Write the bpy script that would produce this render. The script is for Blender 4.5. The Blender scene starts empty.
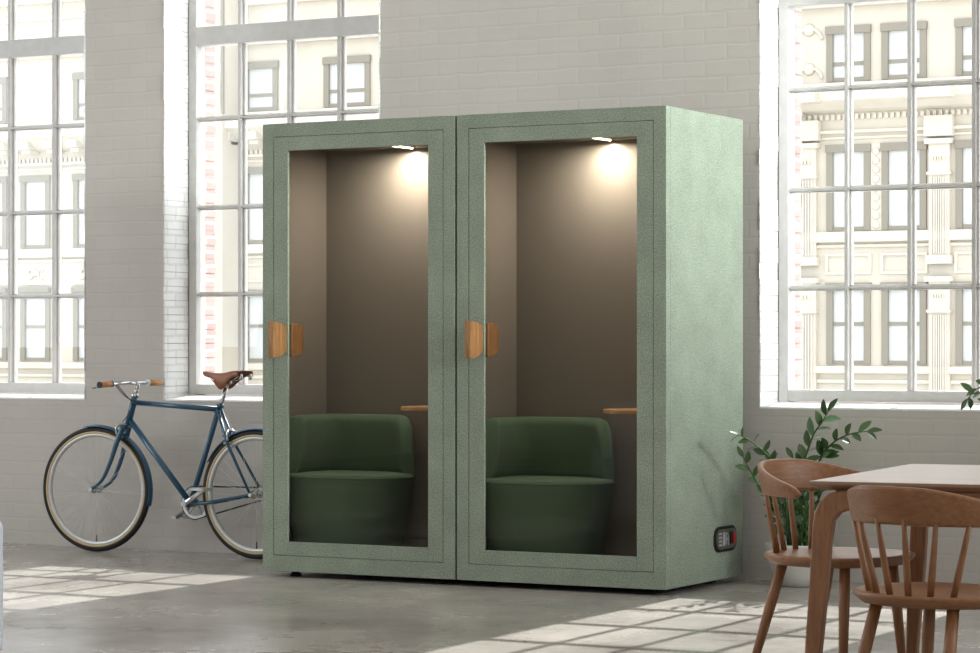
import bpy, math, random
from mathutils import Vector, Matrix, Quaternion
R = math.radians
PI = math.pi
col = bpy.context.scene.collection
random.seed(4)

# ------------------------------------------------------------------ camera figures
FPX, CXP, HYP, EYE = 2655.0, 490.0, 342.0, 1.157
TH = math.atan((1951 - 490) / FPX)

def at(x, y, Y):
    """photo pixel -> point on the world plane Y = const"""
    u = (x - CXP) / FPX; v = -(y - HYP) / FPX
    dx = -math.sin(TH) + u * math.cos(TH); dy = math.cos(TH) + u * math.sin(TH)
    t = Y / dy
    return Vector((dx * t, Y, EYE + v * t))

# ------------------------------------------------------------------ mesh helper
class MB:
    def __init__(s):
        s.v = []; s.f = []; s.sm = []
    def add(s, vs, fs, smooth=False, M=None):
        o = len(s.v)
        for p in vs:
            p = Vector(p)
            if M is not None: p = M @ p
            s.v.append(p)
        for f in fs:
            s.f.append([i + o for i in f]); s.sm.append(smooth)
        return s
    def box(s, x0, x1, y0, y1, z0, z1, M=None):
        vs = [(x0,y0,z0),(x1,y0,z0),(x1,y1,z0),(x0,y1,z0),(x0,y0,z1),(x1,y0,z1),(x1,y1,z1),(x0,y1,z1)]
        fs = [(0,3,2,1),(4,5,6,7),(0,1,5,4),(1,2,6,5),(2,3,7,6),(3,0,4,7)]
        return s.add(vs, fs, False, M)
    def prism(s, poly, axis, a, b, M=None, smooth=False):
        """poly: 2-D outline; axis: 'x','y','z' extrusion from a to b"""
        n = len(poly); vs = []
        for t in (a, b):
            for p, q in poly:
                vs.append({'x': (t, p, q), 'y': (p, t, q), 'z': (p, q, t)}[axis])
        fs = [list(range(n))[::-1], list(range(n, 2*n))]
        s.add(vs, fs, False, M)
        vs2 = vs; fs2 = [(i, (i+1) % n, n + (i+1) % n, n + i) for i in range(n)]
        return s.add(vs2, fs2, smooth, M)
    def tube(s, pts, r, n=10, closed=False, cap=True, flat=1.0, ref=None):
        pts = [Vector(p) for p in pts]; m = len(pts)
        rs = list(r) if isinstance(r, (list, tuple)) else [r] * m
        prev = None; vs = []
        for i, p in enumerate(pts):
            if closed: d = pts[(i+1) % m] - pts[i-1]
            else: d = pts[min(i+1, m-1)] - pts[max(i-1, 0)]
            d.normalize()
            if prev is None:
                a = Vector(ref) if ref else (Vector((0,0,1)) if abs(d.z) < .9 else Vector((1,0,0)))
            else: a = prev
            u = (a - d * a.dot(d)).normalized(); w = d.cross(u); prev = u
            for k in range(n):
                t = 2*PI*k/n
                vs.append(p + u * (math.cos(t) * rs[i]) + w * (math.sin(t) * rs[i] * flat))
        fs = []
        for i in range(m if closed else m-1):
            a = i*n; b = ((i+1) % m)*n
            for k in range(n):
                k2 = (k+1) % n
                fs.append((a+k, a+k2, b+k2, b+k))
        s.add(vs, fs, True)
        if cap and not closed:
            s.add(vs[:n], [list(range(n))[::-1]]); s.add(vs[-n:], [list(range(n))])
        return s
    def lathe(s, prof, n=32, c=(0,0,0), axis='z', smooth=True, cap=True):
        vs = []; m = len(prof); c = Vector(c)
        for (r, h) in prof:
            for k in range(n):
                t = 2*PI*k/n; a, b = r*math.cos(t), r*math.sin(t)
                p = {'z': (a, b, h), 'y': (a, h, b), 'x': (h, a, b)}[axis]
                vs.append(c + Vector(p))
        fs = []
        for i in range(m-1):
            for k in range(n):
                k2 = (k+1) % n
                fs.append((i*n+k, i*n+k2, (i+1)*n+k2, (i+1)*n+k))
        s.add(vs, fs, smooth)
        if cap:
            s.add(vs[:n], [list(range(n))[::-1]]); s.add(vs[-n:], [list(range(n))])
        return s
    def build(s, name, mat, parent=None, bevel=0, seg=2, subsurf=0, auto=None, uvw=None):
        me = bpy.data.meshes.new(name)
        me.from_pydata([tuple(v) for v in s.v], [], s.f)
        me.polygons.foreach_set('use_smooth', s.sm)
        # weld coincident vertices and make the normals agree
        import bmesh
        bm = bmesh.new(); bm.from_mesh(me)
        bmesh.ops.remove_doubles(bm, verts=bm.verts, dist=1e-5)
        bmesh.ops.recalc_face_normals(bm, faces=bm.faces)
        bm.to_mesh(me); bm.free()
        if isinstance(mat, (list, tuple)):
            for m in mat: me.materials.append(m)
        else: me.materials.append(mat)
        o = bpy.data.objects.new(name, me); col.objects.link(o)
        if parent is not None: o.parent = parent
        if bevel:
            b = o.modifiers.new('bevel', 'BEVEL'); b.width = bevel; b.segments = seg
            b.limit_method = 'ANGLE'; b.angle_limit = R(40)
        if subsurf:
            b = o.modifiers.new('sub', 'SUBSURF'); b.levels = subsurf; b.render_levels = subsurf
        return o

def tag(o, label=None, cat=None, group=None, kind=None):
    if label: o['label'] = label
    if cat: o['category'] = cat
    if group: o['group'] = group
    if kind: o['kind'] = kind
    return o
def struct(o): o['kind'] = 'structure'; return o
def empty(name, loc=(0,0,0), rz=0):
    o = bpy.data.objects.new(name, None); col.objects.link(o)
    o.location = loc; o.rotation_euler = (0, 0, rz); o.empty_display_size = .1
    return o
def copy_tree(o, parent=None):
    kids = list(o.children)
    c = o.copy(); col.objects.link(c); c.parent = parent
    for ch in kids: copy_tree(ch, c)
    return c
def spline(pts, n=6):
    """Catmull-Rom through pts"""
    P = [Vector(p) for p in pts]; P = [P[0]*2-P[1]] + P + [P[-1]*2-P[-2]]; out = []
    for i in range(1, len(P)-2):
        for k in range(n):
            t = k/n
            a, b, c, d = P[i-1], P[i], P[i+1], P[i+2]
            out.append(.5*((2*b)+(-a+c)*t+(2*a-5*b+4*c-d)*t*t+(-a+3*b-3*c+d)*t**3))
    out.append(P[-2]); return out
def rrect(x0, x1, y0, y1, r, n=6):
    out = []
    for cx, cy, a in ((x1-r,y0+r,-90),(x1-r,y1-r,0),(x0+r,y1-r,90),(x0+r,y0+r,180)):
        for k in range(n+1):
            t = R(a + 90*k/n); out.append((cx + r*math.cos(t), cy + r*math.sin(t)))
    return out

# ------------------------------------------------------------------ materials
def lin(c): return tuple(((x/255)/12.92 if x/255 <= .04045 else ((x/255+.055)/1.055)**2.4) for x in c) + (1,)
def newmat(name):
    m = bpy.data.materials.new(name); m.use_nodes = True
    nt = m.node_tree; return m, nt, nt.nodes['Principled BSDF']
def N(nt, t, **k):
    n = nt.nodes.new(t)
    for a, b in k.items(): setattr(n, a, b)
    return n
def simple(name, rgb, rough=.5, metal=0, noise=0, nscale=40, bump=0, spec=.5, coat=0):
    m, nt, p = newmat(name)
    c = lin(rgb)
    p.inputs['Base Color'].default_value = c; p.inputs['Roughness'].default_value = rough
    p.inputs['Metallic'].default_value = metal; p.inputs['Specular IOR Level'].default_value = spec
    p.inputs['Coat Weight'].default_value = coat
    if noise or bump:
        tc = N(nt, 'ShaderNodeTexCoord'); nz = N(nt, 'ShaderNodeTexNoise')
        nz.inputs['Scale'].default_value = nscale; nz.inputs['Detail'].default_value = 5
        nt.links.new(tc.outputs['Object'], nz.inputs['Vector'])
        if noise:
            r = N(nt, 'ShaderNodeValToRGB')
            r.color_ramp.elements[0].position = .35; r.color_ramp.elements[1].position = .65
            r.color_ramp.elements[0].color = tuple(x*(1-noise) for x in c[:3]) + (1,)
            r.color_ramp.elements[1].color = tuple(min(1, x*(1+noise)) for x in c[:3]) + (1,)
            nt.links.new(nz.outputs['Fac'], r.inputs['Fac']); nt.links.new(r.outputs['Color'], p.inputs['Base Color'])
        if bump:
            b = N(nt, 'ShaderNodeBump'); b.inputs['Strength'].default_value = bump; b.inputs['Distance'].default_value = .002
            nt.links.new(nz.outputs['Fac'], b.inputs['Height']); nt.links.new(b.outputs['Normal'], p.inputs['Normal'])
    return m
def felt(name, rgb, amp=.22, scale=150, sheen=.3, bumpk=.25):
    m, nt, p = newmat(name); c = lin(rgb)
    tc = N(nt, 'ShaderNodeTexCoord')
    n1 = N(nt, 'ShaderNodeTexNoise'); n1.inputs['Scale'].default_value = scale; n1.inputs['Detail'].default_value = 3
    n2 = N(nt, 'ShaderNodeTexNoise'); n2.inputs['Scale'].default_value = 6; n2.inputs['Detail'].default_value = 4
    mx = N(nt, 'ShaderNodeMath', operation='MULTIPLY_ADD'); mx.inputs[1].default_value = .25
    nt.links.new(tc.outputs['Object'], n1.inputs['Vector']); nt.links.new(tc.outputs['Object'], n2.inputs['Vector'])
    nt.links.new(n2.outputs['Fac'], mx.inputs[0]); nt.links.new(n1.outputs['Fac'], mx.inputs[2])
    r = N(nt, 'ShaderNodeValToRGB'); r.color_ramp.elements[0].position = .42; r.color_ramp.elements[1].position = .82
    r.color_ramp.elements[0].color = tuple(x*(1-amp) for x in c[:3])+(1,)
    r.color_ramp.elements[1].color = tuple(min(1,x*(1+amp)) for x in c[:3])+(1,)
    nt.links.new(mx.outputs[0], r.inputs['Fac']); nt.links.new(r.outputs['Color'], p.inputs['Base Color'])
    b = N(nt, 'ShaderNodeBump'); b.inputs['Strength'].default_value = .25; b.inputs['Distance'].default_value = .001
    nt.links.new(n1.outputs['Fac'], b.inputs['Height']); nt.links.new(b.outputs['Normal'], p.inputs['Normal'])
    p.inputs['Roughness'].default_value = .95; p.inputs['Specular IOR Level'].default_value = .15
    p.inputs['Sheen Weight'].default_value = sheen*.3
    m['b'] = 1; b.inputs['Strength'].default_value = bumpk
    return m
def wood(name, c0, c1, axis='X', scale=1.0, rough=.45, coat=.1):
    m, nt, p = newmat(name)
    tc = N(nt, 'ShaderNodeTexCoord'); mp = N(nt, 'ShaderNodeMapping')
    s = {'X': (2.5, 28, 28), 'Y': (28, 2.5, 28), 'Z': (28, 28, 2.5)}[axis]
    mp.inputs['Scale'].default_value = tuple(x*scale for x in s)
    nt.links.new(tc.outputs['Object'], mp.inputs['Vector'])
    n1 = N(nt, 'ShaderNodeTexNoise'); n1.inputs['Scale'].default_value = 1.6; n1.inputs['Detail'].default_value = 8
    n1.inputs['Distortion'].default_value = .5
    nt.links.new(mp.outputs['Vector'], n1.inputs['Vector'])
    n3 = N(nt, 'ShaderNodeTexNoise'); n3.inputs['Scale'].default_value = 9; n3.inputs['Detail'].default_value = 4
    nt.links.new(mp.outputs['Vector'], n3.inputs['Vector'])
    mx = N(nt, 'ShaderNodeMath', operation='MULTIPLY_ADD'); mx.inputs[1].default_value = .35
    nt.links.new(n3.outputs['Fac'], mx.inputs[0]); nt.links.new(n1.outputs['Fac'], mx.inputs[2])
    r = N(nt, 'ShaderNodeValToRGB'); r.color_ramp.elements[0].position = .45; r.color_ramp.elements[1].position = .9
    r.color_ramp.elements[0].color = lin(c0); r.color_ramp.elements[1].color = lin(c1)
    nt.links.new(mx.outputs[0], r.inputs['Fac']); nt.links.new(r.outputs['Color'], p.inputs['Base Color'])
    p.inputs['Roughness'].default_value = rough; p.inputs['Coat Weight'].default_value = coat
    p.inputs['Coat Roughness'].default_value = .35
    b = N(nt, 'ShaderNodeBump'); b.inputs['Strength'].default_value = .12; b.inputs['Distance'].default_value = .001
    nt.links.new(n3.outputs['Fac'], b.inputs['Height']); nt.links.new(b.outputs['Normal'], p.inputs['Normal'])
    return m
def brick(name, c1, c2, cm, plane='XZ', bump=.6, bw=.235, bh=.08, mortar=.008, smooth=.5, blotch=.08, dist=.006):
    m, nt, p = newmat(name)
    tc = N(nt, 'ShaderNodeTexCoord'); sp = N(nt, 'ShaderNodeSeparateXYZ'); cb = N(nt, 'ShaderNodeCombineXYZ')
    nt.links.new(tc.outputs['Object'], sp.inputs[0])
    nt.links.new(sp.outputs['X' if plane == 'XZ' else 'Y'], cb.inputs['X']); nt.links.new(sp.outputs['Z'], cb.inputs['Y'])
    wz = N(nt, 'ShaderNodeTexNoise'); wz.inputs['Scale'].default_value = 9; wz.inputs['Detail'].default_value = 3
    nt.links.new(tc.outputs['Object'], wz.inputs['Vector'])
    va = N(nt, 'ShaderNodeVectorMath', operation='MULTIPLY_ADD'); va.inputs[1].default_value = (.018, .018, 0)
    nt.links.new(wz.outputs['Color'], va.inputs[0]); nt.links.new(cb.outputs[0], va.inputs[2])
    bt = N(nt, 'ShaderNodeTexBrick'); bt.inputs['Scale'].default_value = 1
    bt.inputs['Brick Width'].default_value = bw; bt.inputs['Row Height'].default_value = bh
    bt.inputs['Mortar Size'].default_value = mortar; bt.inputs['Mortar Smooth'].default_value = smooth
    bt.inputs['Color1'].default_value = lin(c1); bt.inputs['Color2'].default_value = lin(c2); bt.inputs['Mortar'].default_value = lin(cm)
    nt.links.new(va.outputs[0], bt.inputs['Vector'])
    n2 = N(nt, 'ShaderNodeTexNoise'); n2.inputs['Scale'].default_value = 1.6; n2.inputs['Detail'].default_value = 6
    nt.links.new(tc.outputs['Object'], n2.inputs['Vector'])
    mr = N(nt, 'ShaderNodeMapRange'); mr.inputs['From Min'].default_value = .3; mr.inputs['From Max'].default_value = .7
    mr.inputs['To Min'].default_value = 1-blotch; mr.inputs['To Max'].default_value = 1+blotch*.4
    nt.links.new(n2.outputs['Fac'], mr.inputs[0])
    mu = N(nt, 'ShaderNodeMix', data_type='RGBA', blend_type='MULTIPLY'); mu.inputs[0].default_value = 1
    nt.links.new(bt.outputs['Color'], mu.inputs[6]); nt.links.new(mr.outputs[0], mu.inputs[7])
    nt.links.new(mu.outputs[2], p.inputs['Base Color'])
    n4 = N(nt, 'ShaderNodeTexNoise'); n4.inputs['Scale'].default_value = 25; n4.inputs['Detail'].default_value = 6
    nt.links.new(tc.outputs['Object'], n4.inputs['Vector'])
    inv = N(nt, 'ShaderNodeMath', operation='MULTIPLY_ADD'); inv.inputs[1].default_value = -1; 
    ad = N(nt, 'ShaderNodeMath', operation='MULTIPLY'); ad.inputs[1].default_value = .7
    nt.links.new(n4.outputs['Fac'], ad.inputs[0]); nt.links.new(ad.outputs[0], inv.inputs[2]); nt.links.new(bt.outputs['Fac'], inv.inputs[0])
    b = N(nt, 'ShaderNodeBump'); b.inputs['Strength'].default_value = bump; b.inputs['Distance'].default_value = dist
    nt.links.new(inv.outputs[0], b.inputs['Height']); nt.links.new(b.outputs['Normal'], p.inputs['Normal'])
    p.inputs['Roughness'].default_value = .7; p.inputs['Specular IOR Level'].default_value = .3
    return m
def glassmat(name, tint=(1,1,1), refl=.6, rough=0.0, base=0.0):
    m = bpy.data.materials.new(name); m.use_nodes = True; nt = m.node_tree; nt.nodes.clear()
    o = N(nt, 'ShaderNodeOutputMaterial'); t = N(nt, 'ShaderNodeBsdfTransparent'); g = N(nt, 'ShaderNodeBsdfGlossy')
    t.inputs['Color'].default_value = tint + (1,); g.inputs['Roughness'].default_value = rough
    fr = N(nt, 'ShaderNodeFresnel'); fr.inputs['IOR'].default_value = 1.45
    mu = N(nt, 'ShaderNodeMath', operation='MULTIPLY_ADD'); mu.inputs[1].default_value = refl; mu.inputs[2].default_value = base
    mx = N(nt, 'ShaderNodeMixShader')
    nt.links.new(fr.outputs[0], mu.inputs[0]); nt.links.new(mu.outputs[0], mx.inputs[0])
    nt.links.new(t.outputs[0], mx.inputs[1]); nt.links.new(g.outputs[0], mx.inputs[2]); nt.links.new(mx.outputs[0], o.inputs[0])
    return m
def emit(name, rgb, s):
    m, nt, p = newmat(name)
    p.inputs['Base Color'].default_value = lin(rgb); p.inputs['Emission Color'].default_value = lin(rgb)
    p.inputs['Emission Strength'].default_value = s
    return m

M = {}
M['wall'] = brick('painted_brick', (198,192,186), (195,189,183), (195,189,183), bump=.16, blotch=.07)
M['jamb'] = brick('white_brick_reveal', (244,244,244), (236,236,236), (226,226,226), plane='YZ', bump=.35, bw=.16, blotch=.02)
M['white'] = simple('white_plaster', (246,246,245), .6, noise=.03, nscale=12, bump=.2)
M['pink'] = brick('pink_brick', (196,170,165), (206,186,182), (226,224,222), plane='YZ', bump=.6, bw=.2, mortar=.011, blotch=.15)
M['pinkx'] = brick('pink_brick_front', (196,170,165), (206,186,182), (226,224,222), plane='XZ', bump=.6, blotch=.15)
M['frame'] = simple('painted_window_frame', (212,210,208), .5, noise=.04, nscale=18)
M['pane'] = glassmat('window_glass', (.98,.985,.98), .5)
M['boothglass'] = glassmat('booth_glass', (.90,.89,.875), .35, base=.0)
M['ceiling'] = simple('ceiling_paint', (225,222,216), .8, noise=.03, nscale=3)
M['green'] = felt('sage_felt', (138,148,133), .34)
M['greenlining'] = felt('brown_felt', (128,121,110), .05, sheen=.1, bumpk=.06)
M['groove'] = simple('dark_groove', (40,46,40), .9)
M['black'] = simple('black_rubber', (16,16,17), .6)
M['sofa'] = felt('green_wool', (90,110,87), .10, 320, .25)
M['oak'] = wood('oak_handle', (118,80,44), (176,130,84), 'Z', 2)
M['oaktop'] = wood('light_oak', (170,120,66), (214,168,112), 'X', 1)
M['chair'] = wood('oak_chair', (126,84,54), (156,108,70), 'X', 2.2)
M['chairz'] = wood('oak_chair_upright', (126,84,54), (156,108,70), 'Z', 2.2)
M['table'] = wood('oak_table', (138,106,84), (172,140,116), 'X', .7, .35, .35)
M['blue'] = simple('teal_blue_enamel', (24,78,108), .3, .1, coat=.6)
M['chrome'] = simple('chrome', (205,205,206), .18, 1)
M['steel'] = simple('satin_aluminium', (214,215,216), .4, .5)
M['rubber'] = simple('tyre_rubber', (20,20,21), .65)
M['tan'] = simple('tan_sidewall', (204,180,140), .7)
M['leather'] = simple('brown_leather', (136,80,42), .4, noise=.15, nscale=25, bump=.2)
M['cork'] = simple('tan_leather_grip', (196,136,84), .55, noise=.1, nscale=60)
M['cable'] = simple('black_cable', (14,14,15), .4)
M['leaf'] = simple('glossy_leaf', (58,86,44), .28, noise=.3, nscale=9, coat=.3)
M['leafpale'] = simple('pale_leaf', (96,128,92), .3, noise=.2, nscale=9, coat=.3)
M['stem'] = simple('plant_stem', (62,92,48), .5)
M['pot'] = simple('white_ceramic', (214,212,208), .45, noise=.03, nscale=8)
M['soil'] = simple('potting_soil', (46,36,28), .95, noise=.4, nscale=60, bump=.8)
M['stone'] = simple('cream_limestone', (199,192,179), .85, noise=.05, nscale=.8, bump=.1)
M['stone2'] = simple('cream_limestone_trim', (207,200,188), .85, noise=.04, nscale=2)
M['taupe'] = simple('taupe_window_surround', (140,134,123), .8)
M['fpane'] = simple('pale_window_blind', (201,205,205), .35)
M['street'] = simple('pale_paving', (216,214,208), .9, noise=.05, nscale=.5)
M['paleblue'] = simple('pale_blue_fabric', (232,240,252), .8, noise=.03, nscale=90)
M['led'] = emit('led_strip', (255,240,214), 14)
M['gunmetal'] = simple('grey_metal_plate', (120,118,110), .35, .7)
M['red'] = simple('red_switch', (205,30,20), .4)
M['paper'] = simple('light_display', (176,178,176), .5)

# concrete floor
def floormat():
    m, nt, p = newmat('polished_concrete')
    tc = N(nt, 'ShaderNodeTexCoord')
    n1 = N(nt, 'ShaderNodeTexNoise'); n1.inputs['Scale'].default_value = 1.1; n1.inputs['Detail'].default_value = 9; n1.inputs['Roughness'].default_value = .62
    n2 = N(nt, 'ShaderNodeTexNoise'); n2.inputs['Scale'].default_value = 14; n2.inputs['Detail'].default_value = 6
    n3 = N(nt, 'ShaderNodeTexNoise'); n3.inputs['Scale'].default_value = 120; n3.inputs['Detail'].default_value = 2
    for n in (n1, n2, n3): nt.links.new(tc.outputs['Object'], n.inputs['Vector'])
    a = N(nt, 'ShaderNodeMath', operation='MULTIPLY_ADD'); a.inputs[1].default_value = .3
    nt.links.new(n2.outputs['Fac'], a.inputs[0]); nt.links.new(n1.outputs['Fac'], a.inputs[2])
    r = N(nt, 'ShaderNodeValToRGB'); r.color_ramp.elements[0].position = .42; r.color_ramp.elements[1].position = .88
    r.color_ramp.elements[0].color = lin((148,143,137)); r.color_ramp.elements[1].color = lin((178,173,166))
    nt.links.new(a.outputs[0], r.inputs['Fac']); nt.links.new(r.outputs['Color'], p.inputs['Base Color'])
    rr = N(nt, 'ShaderNodeMapRange'); rr.inputs['From Min'].default_value = .35; rr.inputs['From Max'].default_value = .7
    rr.inputs['To Min'].default_value = .16; rr.inputs['To Max'].default_value = .34
    nt.links.new(n1.outputs['Fac'], rr.inputs[0]); nt.links.new(rr.outputs[0], p.inputs['Roughness'])
    b = N(nt, 'ShaderNodeBump'); b.inputs['Strength'].default_value = .05; b.inputs['Distance'].default_value = .003
    nt.links.new(n2.outputs['Fac'], b.inputs['Height']); nt.links.new(b.outputs['Normal'], p.inputs['Normal'])
    p.inputs['Specular IOR Level'].default_value = .5
    return m
M['floor'] = floormat()

# ------------------------------------------------------------------ room shell
W = 12.05            # inner face of the window wall
CEIL = 4.7
XL, XR, YB = -14.0, 3.2, -3.0
SILL, HEAD = .83, 4.40
WINS = [(-10.65, -9.245), (-8.698, -7.297), (-5.122, -3.70)]
struct(MB().box(XL, XR, YB, W + .5, -.12, 0).build('floor', M['floor']))
struct(MB().box(XL, XR, YB, W + .5, CEIL, CEIL + .15).build('ceiling', M['ceiling']))
struct(MB().box(XL - .2, XL, YB, W + .5, 0, CEIL).build('wall_left', M['jamb']))
struct(MB().box(XR, XR + .2, YB, W + .5, 0, CEIL).build('wall_right', M['jamb']))
struct(MB().box(XL, XR, YB - .2, YB, 0, CEIL).build('wall_back', M['wall']))

def leaf(name, y0, y1, mat, dx=0.0, dz=0.0):
    b = MB(); x = XL
    for (a, c) in WINS:
        b.box(x, a + dx, y0, y1, 0, CEIL)
        b.box(a + dx, c - dx, y0, y1, 0, SILL + dz)
        b.box(a + dx, c - dx, y0, y1, HEAD - dz, CEIL)
        x = c - dx
    b.box(x, XR, y0, y1, 0, CEIL)
    return struct(b.build(name, mat))
leaf('wall_front', W, W + .29, M['wall'])
leaf('trim_1', W + .29, W + .44, M['pinkx'], dx=.035, dz=.03)

# window linings: each brick course of the reveal stands slightly proud or back
for i, (a, c) in enumerate(WINS):
    for side, x in ((0, a), (1, c)):
        b = MB(); o = MB(); z = SILL; k = 0
        while z < HEAD:
            z1 = min(z + .0795, HEAD); e = random.uniform(.000, .006); s = 1 if side == 0 else -1
            f = random.uniform(-.004, .003)
            xs = sorted((x - s*.002, x + s*(.003 + e)))
            b.box(xs[0], xs[1], W - .002 + f, W + .222, z + .003, z1)
            xs = sorted((x + s*.034, x + s*(.037 + e*1.4)))
            o.box(xs[0], xs[1], W + .33, W + .444, z + .004, z1 - .004)
            z = z1; k += 1
        struct(b.build('trim_%d' % (2 + i*4 + side), M['jamb'], bevel=.002, seg=2))
        struct(o.build('trim_%d' % (4 + i*4 + side), M['pink'], bevel=.002, seg=2))

# windows: frame > transom, mullions, panes, inner ledge
Y0 = W + .225
def window(n, a, c):
    root = empty('window_%d' % n, (0, 0, 0)); struct(root)
    zb, zt = SILL + .005, HEAD - .005
    fr = MB()
    fr.box(a + .006, a + .058, Y0, Y0 + .09, zb, zt); fr.box(c - .058, c - .006, Y0, Y0 + .09, zb, zt)
    fr.box(a + .058, c - .058, Y0, Y0 + .09, zb + .028, zb + .085)
    fr.box(a + .058, c - .058, Y0, Y0 + .09, zt - .07, zt)
    fr.build('window_frame', M['frame'], root, bevel=.004)
    MB().box(a + .058, c - .058, Y0 - .012, Y0 + .09, 2.822, 2.925).build('transom', M['frame'], root, bevel=.004)
    MB().prism([(W + .0, SILL - .004), (W + .235, SILL - .004), (W + .235, SILL + .030), (W + .21, SILL + .030), (W + .0, SILL + .010)],
               'x', a + .003, c - .003).build('window_ledge', M['white'], root, bevel=.003)
    mu = MB(); ba = MB()
    cxs = [a + .3625 + .3255*k for k in range(3)] if n == 3 else [a + .3465 + .3255*k for k in range(3)]
    for x in cxs:
        mu.box(x - .009, x + .009, Y0 + .005, Y0 + .075, zb + .085, zt - .07)
        mu.box(x - .019, x + .019, Y0 + .03, Y0 + .06, zb + .085, zt - .07)
    for z in (1.425, 1.912, 2.410, 3.40, 3.90):
        ba.box(a + .058, c - .058, Y0 + .006, Y0 + .073, z - .006, z + .006)
        ba.box(a + .058, c - .058, Y0 + .03, Y0 + .058, z - .014, z + .014)
    mu.build('mullions', M['frame'], root, bevel=.0025); ba.build('glazing_bars', M['frame'], root, bevel=.0025)
    MB().box(a + .05, c - .05, Y0 + .043, Y0 + .046, zb + .07, zt - .06).build('window_panes', M['pane'], root)
    return root
for i, (a, c) in enumerate(WINS): window(i + 1, a, c)

# ------------------------------------------------------------------ street and the building opposite
GZ = -4.2
struct(MB().box(-90, 20, W + .6, 60, GZ - .2, GZ).build('ground', M['street']))
D = 60.0
bld = empty('stone_building', (-36, D, GZ))
tag(bld, 'cream stone building with cornice and tall sash windows across the street', 'building')
def bpart(name, mb, mat, par=bld, bevel=0):
    o = mb.build(name, mat, None, bevel=bevel); o.parent = par
    o.matrix_parent_inverse = Matrix.Translation((36, -D, -GZ)) if par is bld else Matrix.Identity(4)
    return o
BX0, BX1, BTOP = -62, -14, 12.2
groups = []
wx = []
for x0 in (-49.83, -47.97 + -.0, ): pass
colsA = [(-53.9,-52.9),(-52.04,-51.03),(-50.14,-49.10+.28),(-48.276,-47.271),(-46.40,-45.40),(-44.1,-43.1),(-42.5,-41.6),(-40.62,-39.55),(-38.04,-36.64),
         (-34.9,-33.9),(-33.1,-32.1),(-30.6,-29.6),(-28.9,-27.9),(-26.6,-25.6),(-23.72,-22.646),(-22.318,-21.244),(-20.481,-19.43),(-19.1,-18.05),(-17.3,-16.3)]
rows = [(7.42, 8.73), (3.83, 5.88), (.62, 2.56), (-2.6, -.4)]
wallmb = MB()
# facade wall built as bands and piers so that the windows sit in real openings
zc = GZ
for (z0, z1) in sorted(rows):
    wallmb.box(BX0, BX1, D, D + .5, zc, z0)
    x = BX0
    for (a, b_) in colsA:
        wallmb.box(x, a, D, D + .5, z0, z1); x = b_
    wallmb.box(x, BX1, D, D + .5, z0, z1)
    zc = z1
wallmb.box(BX0, BX1, D, D + .5, zc, BTOP)
wallmb.box(BX0, BX1, D + .5, D + 8, GZ, BTOP)
wallmb.box(-48.276, -47.271, D, D + .5, 7.42, 8.73)
bpart('facade_wall', wallmb, M['stone'])
for ri, (z0, z1) in enumerate(rows):
    for (a, b_) in colsA:
        if ri == 0 and abs(a + 48.276) < .01: continue
        s = MB()
        fw = .14
        s.box(a - .02, a + fw, D - .06, D + .30, z0, z1); s.box(b_ - fw, b_ + .02, D - .06, D + .30, z0, z1)
        s.box(a - .04, b_ + .04, D - .09, D + .30, z1 - .17, z1 + .02)
        s.box(a + fw, b_ - fw, D - .03, D + .30, z0, z0 + .09)
        zm = z0 + (z1 - z0)*(.32 if ri == 0 else .5)
        s.box(a + fw, b_ - fw, D - .01, D + .30, zm - .045, zm + .045)
        w_ = bpart('sash_window', s, M['taupe'])
        p_ = MB().box(a + fw, b_ - fw, D + .02, D + .05, z0 + .09, z1 - .17).build('window_blind', M['fpane'])  # opaque pale sheet put in for the glass pane
        p_.parent = w_
# mouldings
def band(name, z0, z1, out, mat=M['stone2']):
    return bpart(name, MB().box(BX0, BX1, D - out, D + .02, z0, z1), mat, bevel=.03)
cm = MB()
cm.prism([(D, 6.55), (D - .25, 6.62), (D - .62, 6.86), (D - .78, 6.92), (D - .80, 7.10), (D - .70, 7.14), (D, 7.22)], 'x', BX0, -24.3)
cm.prism([(D, 6.66), (D - .25, 6.72), (D - .52, 6.86), (D - .62, 6.92), (D - .64, 7.10), (D - .55, 7.14), (D, 7.22)], 'x', -24.3, BX1)
bpart('cornice', cm, M['stone2'])
mo = MB(); x = BX0 + .3
while x < -25:
    mo.box(x, x + .34, D - .62, D, 6.60, 6.84); mo.box(x + .03, x + .31, D - .48, D, 6.48, 6.60); x += .86
bpart('cornice_brackets', mo, M['stone2'], bevel=.02)['kind'] = 'stuff'
de = MB(); x = BX0
while x < BX1:
    z_ = 6.24 if x < -25 else 6.50
    de.box(x, x + .08, D - .08, D, z_, z_ + .12); x += .15
bpart('cornice_dentils', de, M['stone2'])['kind'] = 'stuff'
band('dentil_band', 6.16, 6.25, .12)
band('frieze_moulding', 6.02, 6.09, .06)
band('parapet_moulding', 9.20, 9.38, .22); band('upper_string_course', 10.75, 10.92, .28); band('lower_string_course', 10.28, 10.42, .15)
band('sill_course', 3.55, 3.80, .16); band('sill_moulding', 3.42, 3.50, .08); band('sill_course', .40, .58, .16); band('sill_moulding', .16, .26, .08)
band('cornice_shelf', 7.22, 7.38, .2)
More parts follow.
